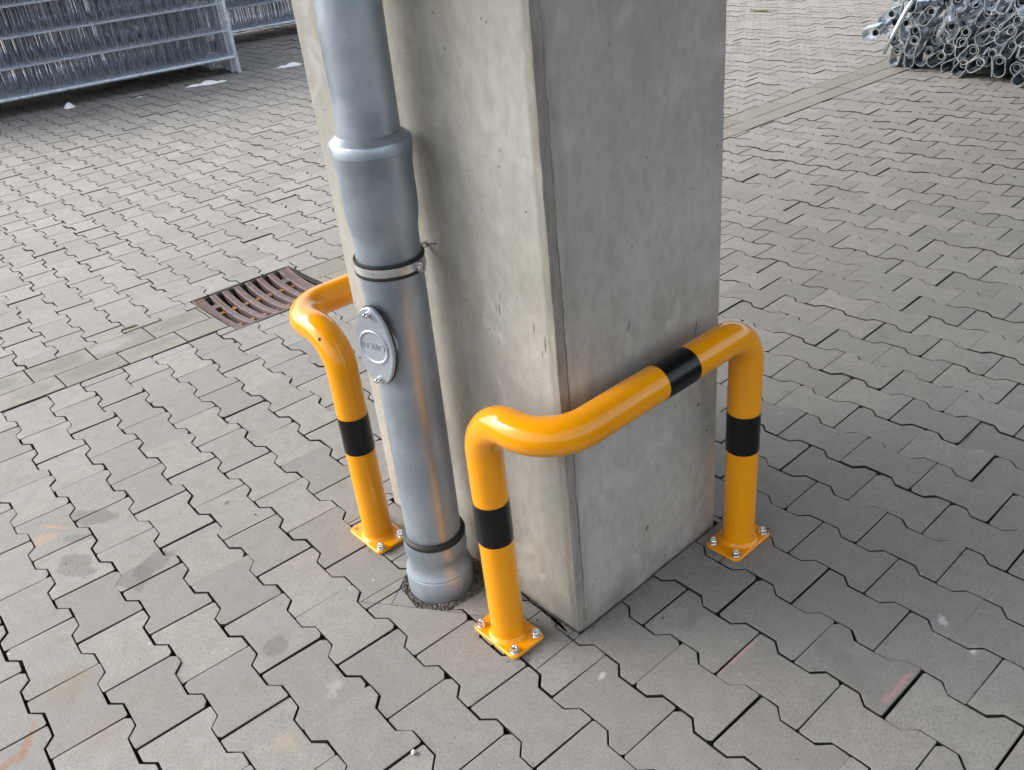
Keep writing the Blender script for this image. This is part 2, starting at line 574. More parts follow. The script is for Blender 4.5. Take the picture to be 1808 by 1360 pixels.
t = NT("rusty_iron")
P = t.pos()
n = t.noise(P, 40, 5, 0.65)
c = t.mix(t.rng(n, 0.35, 0.68), (0.085, 0.062, 0.060), (0.150, 0.112, 0.108))
c = t.mix(t.rng(t.noise(P, 14, 5, 0.6), 0.52, 0.70, 0, 0.7), c, (0.15, 0.065, 0.03))
t.color(c); t.set(Roughness=0.62, Metallic=0.25); t.bump(t.noise(P, 300, 3), 0.3, 0.001)
M_RUST = t.m
t = NT("orange_rust")
t.color(t.mix(t.noise(t.pos(), 60, 4), (0.20, 0.075, 0.02), (0.40, 0.19, 0.06))); t.set(Roughness=0.8)
M_ORUST = t.m
t = NT("shaft_dark"); t.set(Base_Color=(0.03, 0.027, 0.024), Roughness=0.95); M_SHAFT = t.m  # near-black: the darkness of the pit is put into the colour
t = NT("snow")
t.color(t.mix(t.noise(t.pos(), 30, 3), (0.80, 0.82, 0.85), (0.90, 0.91, 0.93))); t.set(Roughness=0.7)
t.bump(t.noise(t.pos(), 60, 4), 0.6, 0.01)
M_SNOW = t.m
t = NT("dry_leaf"); t.color(t.mix(t.noise(t.pos(), 30, 3), (0.10, 0.085, 0.02), (0.16, 0.14, 0.035))); t.set(Roughness=0.7); M_LEAF = t.m
t = NT("old_wood"); t.color(t.mix(t.noise(t.mapping(t.pos(), scale=(5, 60, 60)), 1.0, 4), (0.10, 0.075, 0.05), (0.26, 0.20, 0.14))); t.set(Roughness=0.85); M_WOOD = t.m
t = NT("roof_deck"); t.color(t.mix(t.noise(t.pos(), 2.0, 3), (0.30, 0.30, 0.29), (0.38, 0.38, 0.365))); t.set(Roughness=0.8); M_ROOF = t.m
t = NT("white_pebble"); t.set(Base_Color=(0.55, 0.54, 0.53), Roughness=0.7); M_PEBBLE = t.m

# ------------------------------------------------------------------ the setting: pavement
GS = -0.0439


def y_low(x): return 2.208 + GS * x
def y_up(x): return y_low(x) + 0.296


PW, PD = 0.5015, 0.7322
PILLAR_RECT = [(-0.004, -0.004), (PW + 0.004, -0.002), (PW, PD + 0.004), (-0.007, PD + 0.004)]
GR0 = (0.222, 0.702, 2.137, 2.583)
GRATE_RECT = [(GR0[0], GR0[2]), (GR0[1], GR0[2] - 0.006), (GR0[1], GR0[3] - 0.006), (GR0[0], GR0[3])]
GRAVEL_HOLE = [(-0.208, 0.338), (-0.166, 0.276), (-0.068, 0.268), (0.010, 0.322), (0.010, 0.439), (-0.160, 0.450), (-0.194, 0.427)]

# bed of jointing sand: one sheet to the horizon with the gully opening left out
hx0, hx1, hy0, hy1 = GR0[0] + 0.012, GR0[1] - 0.012, GR0[2] + 0.008, GR0[3] - 0.014
B = 150.0
ZB = -0.014
xs, ys = [-B, hx0, hx1, B], [-B, hy0, hy1, B]
v = [(x, y, ZB) for y in ys for x in xs]
f = [(r * 4 + q, r * 4 + q + 1, r * 4 + q + 5, r * 4 + q + 4) for r in range(3) for q in range(3) if not (r == 1 and q == 1)]
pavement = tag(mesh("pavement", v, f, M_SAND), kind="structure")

A_ = 0.0115          # half depth of the zigzag
T_ = 0.023           # length of its slanted flank


def outline(P, L, g, jit=0.0, rnd=random):
    """double-T paver: flat ends, notched flanks"""
    h, q = P / 2, L / 4
    rt = [(h + A_, -L / 2), (h + A_, -q - T_ / 2), (h - A_, -q + T_ / 2), (h - A_, q - T_ / 2), (h + A_, q + T_ / 2), (h + A_, L / 2)]
    pts = rt + [(-x, -y) for x, y in rt]
    pts = [(x - math.copysign(0.0003, x), y) for x, y in inset(pts, g / 2)]
    if jit:
        pts = [(x + rnd.uniform(-jit, jit), y + rnd.uniform(-jit, jit)) for x, y in pts]
        out = []
        for i, (x, y) in enumerate(pts):          # blunted and broken corners
            if i % 6 in (0, 5):
                c = rnd.uniform(0.002, 0.0045) if rnd.random() < 0.8 else rnd.uniform(0.006, 0.011)
                for q, d in ((pts[i - 1], c), (pts[(i + 1) % len(pts)], c * rnd.uniform(0.6, 1.5))):
                    l = math.hypot(q[0] - x, q[1] - y)
                    out.append((x + (q[0] - x) / l * d, y + (q[1] - y) / l * d))
            else:
                out.append((x, y))
        pts = out
    return pts


def paver_geo(poly, bev=0.0009, depth=0.034, simple=False):
    n = len(poly)
    if simple:
        a = inset(poly, 0.001)
        v = [(x, y, 0) for x, y in a] + [(x, y, -0.03) for x, y in poly]
        f = [tuple(range(n))] + [(n + i, n + (i + 1) % n, (i + 1) % n, i) for i in range(n)]
        return v, f
    a = inset(poly, bev)
    v = [(x, y, 0) for x, y in a] + [(x, y, -bev * 0.9) for x, y in poly] + [(x, y, -depth) for x, y in poly]
    f = [tuple(range(n))]
    for k in (0, 1):
        f += [((k + 1) * n + i, (k + 1) * n + (i + 1) % n, k * n + (i + 1) % n, k * n + i) for i in range(n)]
    return v, f


# lattice of the near field as surveyed (i: across the courses, k: half stones along them)
CX = (0.60173, 0.137054, 0.00103717, -0.000297394, -0.000274431, -5.4e-07)
CY = (-0.194044, -0.000245317, 0.0994332, 0.000315143, -0.000115742, 7.81e-05)


def near_w(i, k):
    i0, k0 = min(max(i, -11), 4), min(max(k, -4), 19)
    di, dk = i - i0, k - k0
    out = []
    for c in (CX, CY):
        b = c[0] + c[1] * i0 + c[2] * k0 + c[3] * i0 * i0 + c[4] * i0 * k0 + c[5] * k0 * k0
        out.append(b + (c[1] + 2 * c[3] * i0 + c[4] * k0) * di + (c[2] + c[4] * i0 + 2 * c[5] * k0) * dk)
    return out


def far_w(i, k):
    return [-0.2707 + 0.1343 * i + 0.0023 * k, 3.2951 - 0.0055 * i + 0.0964 * k]


def frame(W, i, k):
    c = W(i, k)
    a, b = W(i + 0.5, k), W(i - 0.5, k)
    e = (a[0] - b[0], a[1] - b[1])
    a, b = W(i, k + 1), W(i, k - 1)
    g = (a[0] - b[0], a[1] - b[1])
    rot = 0.5 * (math.atan2(e[1], e[0]) + math.atan2(-g[0], g[1]))
    return c, rot, math.hypot(*e), math.hypot(*g)


P0, L0 = 0.137, 0.201
rv = random.Random(3)
variants = [outline(P0, L0, 0.0034, 0.0009, rv) for _ in range(16)]
stones = []           # (score, kind, data)
rg = random.Random(11)


def tf(poly, c, rot, sx, sy):
    cr, sr = math.cos(rot), math.sin(rot)
    return [(c[0] + x * sx * cr - y * sy * sr, c[1] + x * sx * sr + y * sy * cr) for x, y in poly]


def score(c, side):
    u, vv, z = px((c[0], c[1], 0))
    if z < 0.3: return None
    mg = 420
    if not (-mg < u < 1808 + mg and -mg < vv < 1360 + mg): return None
    vis = -40 < u < 1848 and -40 < vv < 1400
    if u > 690 and u < 1262 and c[0] > 0.05 and c[1] > 0.05 and vv < 900: vis = False
    return (1.0 if vis else 0.001) * 1.49 / (Vector((c[0], c[1], 0)) - CAM).length ** 3


for W, rng_i, rng_k, side in ((near_w, range(-22, 75), range(-34, 34), 0), (far_w, range(-26, 110), range(-26, 190), 1)):
    for i in rng_i:
        for k in rng_k:
            if (i + k) % 2 == 0:
                continue
            c, rot, p, l = frame(W, i, k)
            yl, yu = y_low(c[0]), y_up(c[0])
            if side == 0 and c[1] > yl + 0.11: continue
            if side == 1 and (c[1] < yu - 0.11 or c[1] > 16): continue
            s = score(c, side)
            if s is None: continue
            if -0.02 + 0.1 < c[0] < PW - 0.1 and 0.1 < c[1] < PD - 0.1: continue
            var = rg.randrange(16)
            rot += rg.gauss(0, 0.0045)
            c = (c[0] + rg.gauss(0, 0.0009), c[1] + rg.gauss(0, 0.0011))
            sx, sy = (p / P0, l / L0)
            sx *= 1 + rg.uniform(-0.006, 0.005); sy *= 1 + rg.uniform(-0.005, 0.006)
            poly = tf(variants[var], c, rot, sx, sy)
            dz = rg.gauss(0, 0.0014)
            tilt = (rg.gauss(0, 0.0045), rg.gauss(0, 0.0045))
            pieces, cut = [poly], False
            if side == 0:
                if max(q[1] - y_low(q[0]) for q in poly) > -0.004:
                    pieces = [clip(q, -GS, 1.0, 2.208 - 0.004) for q in pieces]; cut = True
                for conv in (PILLAR_RECT, GRAVEL_HOLE, GRATE_RECT):
                    nx = []
                    for q in pieces:
                        if len(q) >= 3 and overlap(q, conv) > 2e-6:
                            nx += subtract(q, conv, 0.0015 if conv is PILLAR_RECT else 0.001); cut = True
                        else: nx.append(q)
                    pieces = nx
            else:
                if min(q[1] - y_up(q[0]) for q in poly) < 0.004:
                    pieces = [clip(q, GS, -1.0, -(2.208 + 0.296) - 0.003) for q in pieces]; cut = True
                nx = []
                for q in pieces:
                    if len(q) >= 3 and overlap(q, GRATE_RECT) > 2e-6:
                        nx += subtract(q, GRATE_RECT, 0.003); cut = True
                    else: nx.append(q)
                pieces = nx
            if not cut:
                stones.append((s, 'v', (var, c, rot, sx, sy, dz, tilt)))
            else:
                for q in pieces:
                    if len(q) >= 3 and area(q) > 0.00012:
                        stones.append((s * min(1, area(q) / 0.02), 'p', (q, dz)))
stones.sort(key=lambda s: -s[0])
vmesh = []


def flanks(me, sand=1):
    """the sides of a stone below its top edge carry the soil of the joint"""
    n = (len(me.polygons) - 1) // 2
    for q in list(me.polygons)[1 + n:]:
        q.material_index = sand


for poly in variants:
    me = bpy.data.meshes.new("paving_stone")
    a, b = paver_geo(poly)
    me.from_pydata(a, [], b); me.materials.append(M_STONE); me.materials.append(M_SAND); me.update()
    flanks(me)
    vmesh.append(me)


def clean(poly):
    """drop near-duplicate corners left over from cutting"""
    out = []
    for p in poly:
        if not out or math.hypot(p[0] - out[-1][0], p[1] - out[-1][1]) > 0.0025:
            out.append(p)
    while len(out) > 3 and math.hypot(out[0][0] - out[-1][0], out[0][1] - out[-1][1]) < 0.004:
        out.pop()
    return out


NPIECE = 300
for s, kind, d in stones[:NPIECE]:
    if kind == 'v':
        var, c, rot, sx, sy, dz, tilt = d
        o = bpy.data.objects.new("paving_stone", vmesh[var])
        o.location = (c[0], c[1], dz); o.rotation_euler = (tilt[0], tilt[1], rot); o.scale = (sx, sy, 1)
        link(o, pavement)
    else:
        q, dz = d
        q = clean(q)
        cx, cy = sum(p[0] for p in q) / len(q), sum(p[1] for p in q) / len(q)
        a, b = paver_geo([(x - cx, y - cy) for x, y in q], 0.0009)
        o = mesh("paving_stone", a, b, M_STONE, pavement)
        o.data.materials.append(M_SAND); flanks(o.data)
        o.location = (cx, cy, dz)
rest = MB()
fmat = []
rest_list = stones[NPIECE:]
def _dist(d, kind): return (Vector((*(d[1] if kind == 'v' else d[0][0]), 0)) - CAM).length
rest_list.sort(key=lambda q: _dist(q[2], q[1]))
for s, kind, d in rest_list:
    top = 0 if _dist(d, kind) < 3.6 else 1
    if kind == 'v':
        var, c, rot, sx, sy, dz, tilt = d
        dist = (Vector((c[0], c[1], 0)) - CAM).length
        a, b = paver_geo(variants[var], 0.0009, 0.03, dist > 4.5)
        M = Matrix.Translation((c[0], c[1], dz)) @ Euler((tilt[0], tilt[1], rot)).to_matrix().to_4x4() @ Matrix.Diagonal((sx, sy, 1, 1))
        rest.add(a, b, M)
        n = len(variants[var]); fmat += [top] + ([2] * n if dist > 4.5 else [top] * n + [2] * n)
    else:
        q, dz = d
        a, b = paver_geo(clean(q), 0.0009)
        rest.add(a, b, Matrix.Translation((0, 0, dz)))
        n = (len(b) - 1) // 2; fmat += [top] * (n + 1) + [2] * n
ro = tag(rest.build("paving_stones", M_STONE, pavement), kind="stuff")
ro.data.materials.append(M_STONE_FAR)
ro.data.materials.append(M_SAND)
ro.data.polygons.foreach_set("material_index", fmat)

# gutter: two courses of plain slabs with a shallow fall towards the middle joint
rgt = random.Random(5)
GP = 0.2345
for row in (0, 1):
    off = 0.046 if row == 0 else -0.0275
    for n in range(-14, 34):
        x0, x1 = off + n * GP, off + (n + 1) * GP
        xm = (x0 + x1) / 2
        b0 = 0.148 * row
        y0, y1 = b0 + (0.0018 if row else 0.0060), b0 + 0.148 - (0.0015 if row == 0 else 0.0035)
        g = 0.0026
        poly = [(x0 + g, y_low(x0) + y0), (x1 - g, y_low(x1) + y0), (x1 - g, y_low(x1) + y1), (x0 + g, y_low(x0) + y1)]
        pcs = subtract(poly, GRATE_RECT, 0.003) if overlap(poly, GRATE_RECT) > 1e-5 else [poly]
        for q in pcs:
            if area(q) < 0.0008: continue
            cx, cy = sum(p[0] for p in q) / len(q), sum(p[1] for p in q) / len(q)
            a, b = paver_geo([(x - cx, y - cy) for x, y in q], 0.002, 0.03)
            o = mesh("gutter_slab", a, b, M_GUTTER, pavement)
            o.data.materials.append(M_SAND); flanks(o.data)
            fall = 0.02 * (1 if row == 1 else -1)
            o.location = (cx, cy, 0.0002 + rgt.gauss(0, 0.0006))
            o.rotation_euler = (fall + rgt.gauss(0, 0.003), rgt.gauss(0, 0.003), 0)

# grit round the pipe foot
gr = MB()
rq = random.Random(21)
ico = bmesh.new(); bmesh.ops.create_icosphere(ico, subdivisions=1, radius=1.0)
iv = [v_.co.copy() for v_ in ico.verts]; iff = [tuple(v_.index for v_ in f_.verts) for f_ in ico.faces]; ico.free()


def pebble(mb, x, y, z, r, rnd):
    M = Matrix.Translation((x, y, z)) @ Euler([rnd.uniform(0, 6) for _ in range(3)]).to_matrix().to_4x4() @ Matrix.Diagonal((r * rnd.uniform(.7, 1.3), r * rnd.uniform(.7, 1.2), r * rnd.uniform(.5, .9), 1))
    mb.add([p * rnd.uniform(0.85, 1.15) for p in iv], iff, M)


cnt = 0
while cnt < 2300:
    x, y = rq.uniform(-0.22, 0.0), rq.uniform(0.25, 0.46)
    if not inside(GRAVEL_HOLE, (x, y)): continue
    dd = math.hypot(x + 0.107, y - 0.371)
    if dd < 0.074: continue
    r = min(0.0062, 0.0014 + abs(rq.gauss(0, 0.0013)))
    pebble(gr, x, y, -0.004 - 0.035 * max(0, dd - 0.10) + rq.uniform(-0.002, 0.002), r, rq)
    cnt += 1
for _ in range(260):       # specks of grit lying about on the near stones
    x, y = rq.uniform(-1.0, 1.2), rq.uniform(-0.8, 1.2)
    if -0.02 < x < PW + 0.02 and -0.02 < y < PD + 0.02: continue
    pebble(gr, x, y, 0.0006, 0.0006 + abs(rq.gauss(0, 0.0007)), rq)
for _ in range(420):       # grit swept into the joints in front of it
    x, y = rq.gauss(-0.25, 0.05), rq.gauss(0.27, 0.06)
    pebble(gr, x, y, -0.0055, 0.0013 + abs(rq.gauss(0, 0.0007)), rq)
for _ in range(900):       # grit gathered along the pillar foot and round the plates
    q = rq.random()
    if q < 0.35: x, y = rq.uniform(0.0, PW), -abs(rq.gauss(0, 0.012)) - 0.001
    elif q < 0.6: x, y = -abs(rq.gauss(0, 0.012)) - 0.003, rq.uniform(-0.01, 0.26)
    else:
        cx0, cy0, ax0, ay0 = rq.choice(((-0.113, 0.115, 0.052, 0.076), (0.482, -0.08, 0.076, 0.052), (-0.117, 0.63, 0.052, 0.076)))
        a = rq.uniform(0, 6.283); k = 1.0 + abs(rq.gauss(0, 0.12))
        m_ = max(abs(math.cos(a)), abs(math.sin(a)))
        x, y = cx0 + ax0 * k * math.cos(a) / m_, cy0 + ay0 * k * math.sin(a) / m_
    pebble(gr, x, y, 0.0004, 0.0006 + abs(rq.gauss(0, 0.0006)), rq)
tag(gr.build("gravel", M_GRIT), label="loose grit filling the gap round the pipe foot and strewn thinly about", cat="gravel", kind="stuff")

# bedding under the grit so that it fills the opening
mesh("grit_bed", [(x, y, -0.006) for x, y in inset(GRAVEL_HOLE, 0.001)], [tuple(range(len(GRAVEL_HOLE)))], M_GRIT, pavement)

# ------------------------------------------------------------------ canopy roof, unseen above the view, its extent shaped for the light
RZ = 3.5
rf = MB()
rf.box(-2.6, 9.5, -2.3, 3.8, RZ, RZ + 0.25)
roof = tag(rf.build("roof", M_ROOF), kind="structure")
for k in range(5):
    x = -2.0 + k * 2.8
    MB().box(x - 0.12, x + 0.12, -2.2, 3.7, RZ - 0.35, RZ - 0.003).build("roof_beam", M_ROOF, roof)

# ------------------------------------------------------------------ pillar
pil = empty("concrete_pillar", (0, 0, 0), 0.0036)
tag(pil, "square grey concrete pillar with scratched faces standing on the paving", "pillar")
pv, pf = [], []
CH = 0.011
HZ = RZ - 0.36
rp = random.Random(9)
nz = 260
lev = [-0.25] + [2.2 * k / (nz - 1) for k in range(nz)] + [HZ]
cor = [(0, 0), (PW, 0), (PW, PD), (0, PD)]
wob = {}
for li, z in enumerate(lev):
    for ci, (x, y) in enumerate(cor):
        px_, nx_ = cor[ci - 1], cor[(ci + 1) % 4]
        for e, q in enumerate((px_, nx_)):
            key = (ci, e)
            w0 = wob.get(key, 0.0)
            w0 = 0.6 * w0 + rp.gauss(0, 0.00035)
            if rp.random() < 0.008: w0 += rp.uniform(0.0008, 0.0028)
            wob[key] = w0
            d = (0.0045 if (ci, e) in ((0, 0), (2, 0)) else 0.017 if (ci, e) == (0, 1) else CH) + max(-0.003, min(0.008, w0))
            L = math.hypot(q[0] - x, q[1] - y)
            pv.append((x + (q[0] - x) / L * d, y + (q[1] - y) / L * d, z))
for li in range(len(lev) - 1):
    for k in range(8):
        k2 = (k + 1) % 8
        pf.append((li * 8 + k, li * 8 + k2, li * 8 + 8 + k2, li * 8 + 8 + k))
pf.append(tuple(8 * (len(lev) - 1) + k for k in range(8)))
mesh("shaft", pv, pf, M_PILLAR, pil)

# ------------------------------------------------------------------ crash guards
TR = 0.038
ZC = 0.598


def hexnut(parent, x, y, z):
    b = MB()
    hexa = [(0.0092 * math.cos(a * math.pi / 3 + 0.3), 0.0092 * math.sin(a * math.pi / 3 + 0.3)) for a in range(6)]
    rnd = [(0.012 * math.cos(a * math.pi / 8), 0.012 * math.sin(a * math.pi / 8)) for a in range(16)]
    M = Matrix.Translation((x, y, z))
    b.prism(rnd, 0.0003, 0.002, 0, M)
    b.lathe([(0.0098, 0.0021), (0.0100, 0.0035), (0.0100, 0.0095), (0.0086, 0.0118), (0.0062, 0.0120), (0.0056, 0.0108), (0.0056, 0.0060), (0.0, 0.0060)], 12, M)
    return b.build("bolt", M_STEEL, parent, True, 40)


def guard(name, label, A, Bp, corner_y, plateA, plateB, holes=(), missing=()):
    """tube from post A up, round the pillar corner and down to post B"""
    g = empty(name, (A[0], A[1], 0))
    tag(g, label, "crash guard", "yellow and black tube guards round the pillar")
    o = Vector((A[0], A[1], 0))
    z0 = 0.011
    path = [(A[0], A[1], z0), (A[0], A[1], ZC), (A[0], corner_y, ZC), (Bp[0], corner_y, ZC), (Bp[0], Bp[1], z0)]
    # A stands off the bar's line, B stands under it
    arm = abs(corner_y - A[1])
    rad = [min(0.092, arm * 0.47), min(0.098, arm * 0.52), 0.085]
    fp = fillet(path, rad, 14)
    fp = [p - o for p in fp]
    # split long straight runs so that the film bands can be cut out of the same path
    MB().tube(fp, TR, 40).build("tube", M_YELLOW, g, True, 50)

    def band(p, q):
        return MB().tube([Vector(p) - o, Vector(q) - o], TR + 0.0006, 40, False).build("black_band", M_BLACK, g, True)
    band((A[0], A[1], 0.284), (A[0], A[1], 0.387))
    band((Bp[0], Bp[1], 0.284), (Bp[0], Bp[1], 0.387))
    mx = (Bp[0] + A[0]) / 2 + 0.042
    band((mx - 0.0475, corner_y, ZC), (mx + 0.0475, corner_y, ZC))
    for q, (hx, hy), nm in ((A, plateA, 'A'), (Bp, plateB, 'B')):
        c = Vector((q[0], q[1], 0)) - o
        poly = []
        for sx, sy, a0 in ((1, 1, 0), (-1, 1, 90), (-1, -1, 180), (1, -1, 270)):
            for k in range(5):
                a = R(a0 + k * 22.5)
                poly.append((c.x + sx * (hx - 0.014) + 0.014 * math.cos(a), c.y + sy * (hy - 0.014) + 0.014 * math.sin(a)))
        pl = MB().prism(poly, 0.0035, 0.0115, 0.0015).build("base_plate", M_YELLOW, g)
        MB().lathe([(TR + 0.0075, 0.0116), (TR + 0.0052, 0.0135), (TR + 0.0022, 0.0165), (TR + 0.0004, 0.0205)], 40, Matrix.Translation(c)).build("weld_seam", M_YELLOW, g, True)
        for sx in (-1, 1):
            for sy in (-1, 1):
                bx, by = c.x + sx * (hx - 0.016), c.y + sy * (hy - 0.015)
                if (nm, sx, sy) in missing:
                    MB().lathe([(0.0065, 0.0119), (0.0058, 0.0117), (0.0, 0.0117)], 16, Matrix.Translation((bx, by, 0))).build("bolt_hole", M_ORUST, g)
                else:
                    hexnut(g, bx, by, 0.0117)
        # cut edge of the levelling shim that shows under the plate
        MB().box(c.x - hx * 0.85, c.x + hx * 0.85, c.y - hy * 0.85, c.y + hy * 0.85, -0.004, 0.0033).build("shim", M_GUTTER, g)
    for (hp, hn) in holes:
        hn = Vector(hn).normalized()
        M = Matrix.Translation(Vector(hp) - o) @ hn.to_track_quat('Z', 'Y').to_matrix().to_4x4()
        MB().lathe([(0.0046, 0.0), (0.0040, 0.0006), (0.0, 0.0005)], 14, M).build("vent_hole", M_RUBBER, g)
    return g


guard("crash_guard", "yellow tube guard with black bands bent round the near corner of the pillar",
      (-0.113, 0.115), (0.482, -0.080), -0.080, (0.0485, 0.072), (0.072, 0.0485))
# vent hole on the outer side of the far guard's bend, facing the viewer
ca = Vector((-0.117, 0.63 + 0.092, ZC - 0.092))
an = R(52)
rad_dir = Vector((0, -math.cos(an), math.sin(an)))
side = Vector((-0.72, 0, 0))
hn = (rad_dir * 0.55 + side).normalized()
hp = ca + rad_dir * 0.092 + hn * TR
guard("crash_guard", "yellow tube guard behind the downpipe, its bar passing behind the pillar",
      (-0.117, 0.630), (0.482, 0.84), 0.84, (0.0485, 0.072), (0.072, 0.0485), [(hp, hn)], [('A', -1, 1)])

# ------------------------------------------------------------------ downpipe
PIPE = Vector((-0.108, 0.371, 0))
lean = Vector((0.0130, -0.0150, 1.3)).normalized()
pipe = empty("downpipe", PIPE)
pipe.rotation_euler = Vector((0, 0, 1)).rotation_difference(lean).to_euler()
tag(pipe, "grey galvanised steel downpipe with sockets and oval inspection cap beside the pillar", "downpipe")
PR = 0.0652
foot = MB().lathe([(0.078, -0.06), (0.080, 0.0), (0.0805, 0.050), (0.0775, 0.056), (0.0785, 0.060), (0.0745, 0.070), (0.0712, 0.080), (0.0705, 0.092), (0.0720, 0.104), (0.0745, 0.112), (0.0755, 0.122), (0.0745, 0.150), (0.0705, 0.1515), (PR + 0.001, 0.151)], 64).build("foot_socket", M_ZINC, pipe, True, 35)
MB().lathe([(PR + 0.0003, 0.1495), (0.0745, 0.1520), (0.0755, 0.1570), (0.0735, 0.1630), (PR + 0.0003, 0.1655)], 64).build("rubber_ring", M_RUBBER, pipe, True)
MB().lathe([(PR, 0.12), (PR, 0.55), (PR, 0.905), (PR + 0.0006, 0.914), (PR + 0.0026, 0.928), (PR + 0.0050, 0.942), (PR + 0.0064, 0.956), (PR + 0.0068, 0.975), (PR + 0.0068, 1.030),
            (PR + 0.0072, 1.040), (PR + 0.0086, 1.050), (PR + 0.0098, 1.060), (PR + 0.0102, 1.0670), (PR + 0.0118, 1.0685), (PR + 0.0120, 1.0880), (PR + 0.0108, 1.0906), (PR + 0.0090, 1.0922), (PR - 0.0050, 1.1025), (PR - 0.0062, 1.1015), (PR - 0.0062, 1.02)], 72).build("lower_pipe", M_ZINC, pipe, True, 30)
MB().lathe([(PR - 0.0066, 1.0), (PR - 0.0066, HZ + 0.1)], 64).build("upper_pipe", M_ZINC, pipe, True)
# clamp: two lips of rubber, steel strap, lug with screw, tie rod to the pillar
for z in (0.836, 0.860):
    MB().lathe([(PR + 0.0004, z - 0.0035), (PR + 0.0052, z - 0.0035), (PR + 0.0060, z), (PR + 0.0052, z + 0.0035), (PR + 0.0004, z + 0.0035)], 64).build("clamp_rubber", M_RUBBER, pipe, True, 40)
strap = MB().lathe([(PR + 0.001, 0.8395), (PR + 0.0050, 0.8398), (PR + 0.0056, 0.848), (PR + 0.0050, 0.8562), (PR + 0.001, 0.8565)], 64).build("clamp_strap", M_STRAP, pipe, True, 40)
la = R(-74)
for s in (-1, 1):
    a = la + s * 0.055
    M = Matrix.Rotation(a, 4, 'Z')
    MB().box(PR + 0.004, PR + 0.019, -0.0013, 0.0013, 0.838, 0.858, M).build("lug", M_STRAP, strap)
M = Matrix.Rotation(la, 4, 'Z') @ Matrix.Translation((PR + 0.012, 0, 0.848)) @ Matrix.Rotation(R(90), 4, 'X')
MB().lathe([(0.0, 0.013), (0.0052, 0.0125), (0.0065, 0.010), (0.0065, 0.0075), (0.003, 0.0075), (0.003, -0.0120), (0.0058, -0.0120), (0.0058, -0.0075), (0.003, -0.0075)], 12, M).build("screw", M_STEEL, strap, True, 40)
M = Matrix.Rotation(math.atan2(0.5, -0.87) + math.pi, 4, 'Z')
MB().lathe([(0.0024, -0.0), (0.0024, 0.006)], 8, Matrix.Rotation(R(208), 4, 'Z') @ Matrix.Translation((PR + 0.0058, 0, 0.848)) @ Matrix.Rotation(R(90), 4, 'Y') @ Matrix.Translation((0, 0, -0.0056))).build("strap_hole", M_RUBBER, strap)
MB().tube([(PR + 0.003, 0.010, 0.852), (0.112, 0.012, 0.852)], 0.0045, 10).build("tie_rod", M_STRAP, pipe, True, 40)
# wire end behind the clamp
MB().tube([(0.052, -0.046, 0.868), (0.064, -0.052, 0.874), (0.078, -0.058, 0.872)], 0.0012, 6).build("wire_end", M_RUBBER, pipe)

# inspection cap: oval flange on a neck
ca_ = R(195)
cap_root_M = Matrix.Rotation(ca_, 4, 'Z') @ Matrix.Translation((0, 0, 0.694)) @ Matrix.Rotation(R(90), 4, 'Y') @ Matrix.Rotation(R(180), 4, 'Z')
# in this frame: z points out of the pipe, x points up the pipe
HR = 0.0485


def oval(scale, lobes=0.087, w=HR, n=44):
    pts = []
    for k in range(n):
        a = 2 * math.pi * k / n
        c_, s_ = math.cos(a), math.sin(a)
        x = lobes * abs(c_) ** 1.25 * (1 if c_ > 0 else -1)
        y = w * abs(s_) ** 0.92 * (1 if s_ > 0 else -1)
        pts.append((x * scale, y * scale))
    return pts


neck = MB().lathe([(0.0375, 0.045), (0.0375, PR + 0.012)], 40, cap_root_M).build("neck", M_ZINCCAST, pipe, True, 40)
MB().prism(oval(1.02), PR + 0.0085, PR + 0.0125, 0, cap_root_M).build("gasket", M_RUBBER, neck)
cz = PR + 0.0127
cap = MB().prism(oval(1.0), cz, cz + 0.008, 0.0018, cap_root_M).build("inspection_cap", M_ZINCCAST, pipe, True, 35)
MB().lathe([(0.0385, cz + 0.0081), (0.0375, cz + 0.0100), (0.0355, cz + 0.0108), (0.0335, cz + 0.0100), (0.0318, cz + 0.0086), (0.0310, cz + 0.0082)], 40, cap_root_M).build("raised_rim", M_ZINCCAST, cap, True)
for s in (-1, 1):
    MB().lathe([(0.0, 0.0125), (0.0042, 0.0122), (0.0058, 0.0104), (0.0062, 0.007), (0.0062, 0.0002), (0.0085, 0.0001), (0.0085, -0.001)], 12, cap_root_M @ Matrix.Translation((s * 0.0735, 0, cz + 0.0082))).build("cap_bolt", M_STEEL, cap, True, 40)
tc = bpy.data.curves.new("lettering", 'FONT')
tc.body = "LORO"
tc.size = 0.0215
tc.extrude = 0.0007
tc.align_x, tc.align_y = 'CENTER', 'CENTER'
tobj = bpy.data.objects.new("tmp", tc); COL.objects.link(tobj)
dg = bpy.context.evaluated_depsgraph_get()
tm = bpy.data.meshes.new_from_object(tobj.evaluated_get(dg))
bpy.data.objects.remove(tobj)
tm.materials.clear(); tm.materials.append(M_ZINCCAST)
let = bpy.data.objects.new("lettering", tm)
link(let, cap)
let.matrix_local = cap_root_M @ Matrix.Translation((0.002, 0, cz + 0.0087)) @ Matrix.Rotation(R(-90), 4, 'Z')

# ------------------------------------------------------------------ drain grate
gx, gy = (GR0[0] + GR0[1]) / 2, (GR0[2] + GR0[3]) / 2 - 0.003
grate = empty("drain_grate", (gx, gy, 0), -0.012)
tag(grate, "rust-brown cast iron drain grate sagging in the gutter behind the downpipe", "drain grate")
GW, GD = (GR0[1] - GR0[0]) / 2 - 0.003, (GR0[3] - GR0[2]) / 2 - 0.004
SAG = 0.030


def gzf(y): return -0.002 - SAG * (1 - (y / GD) ** 2)


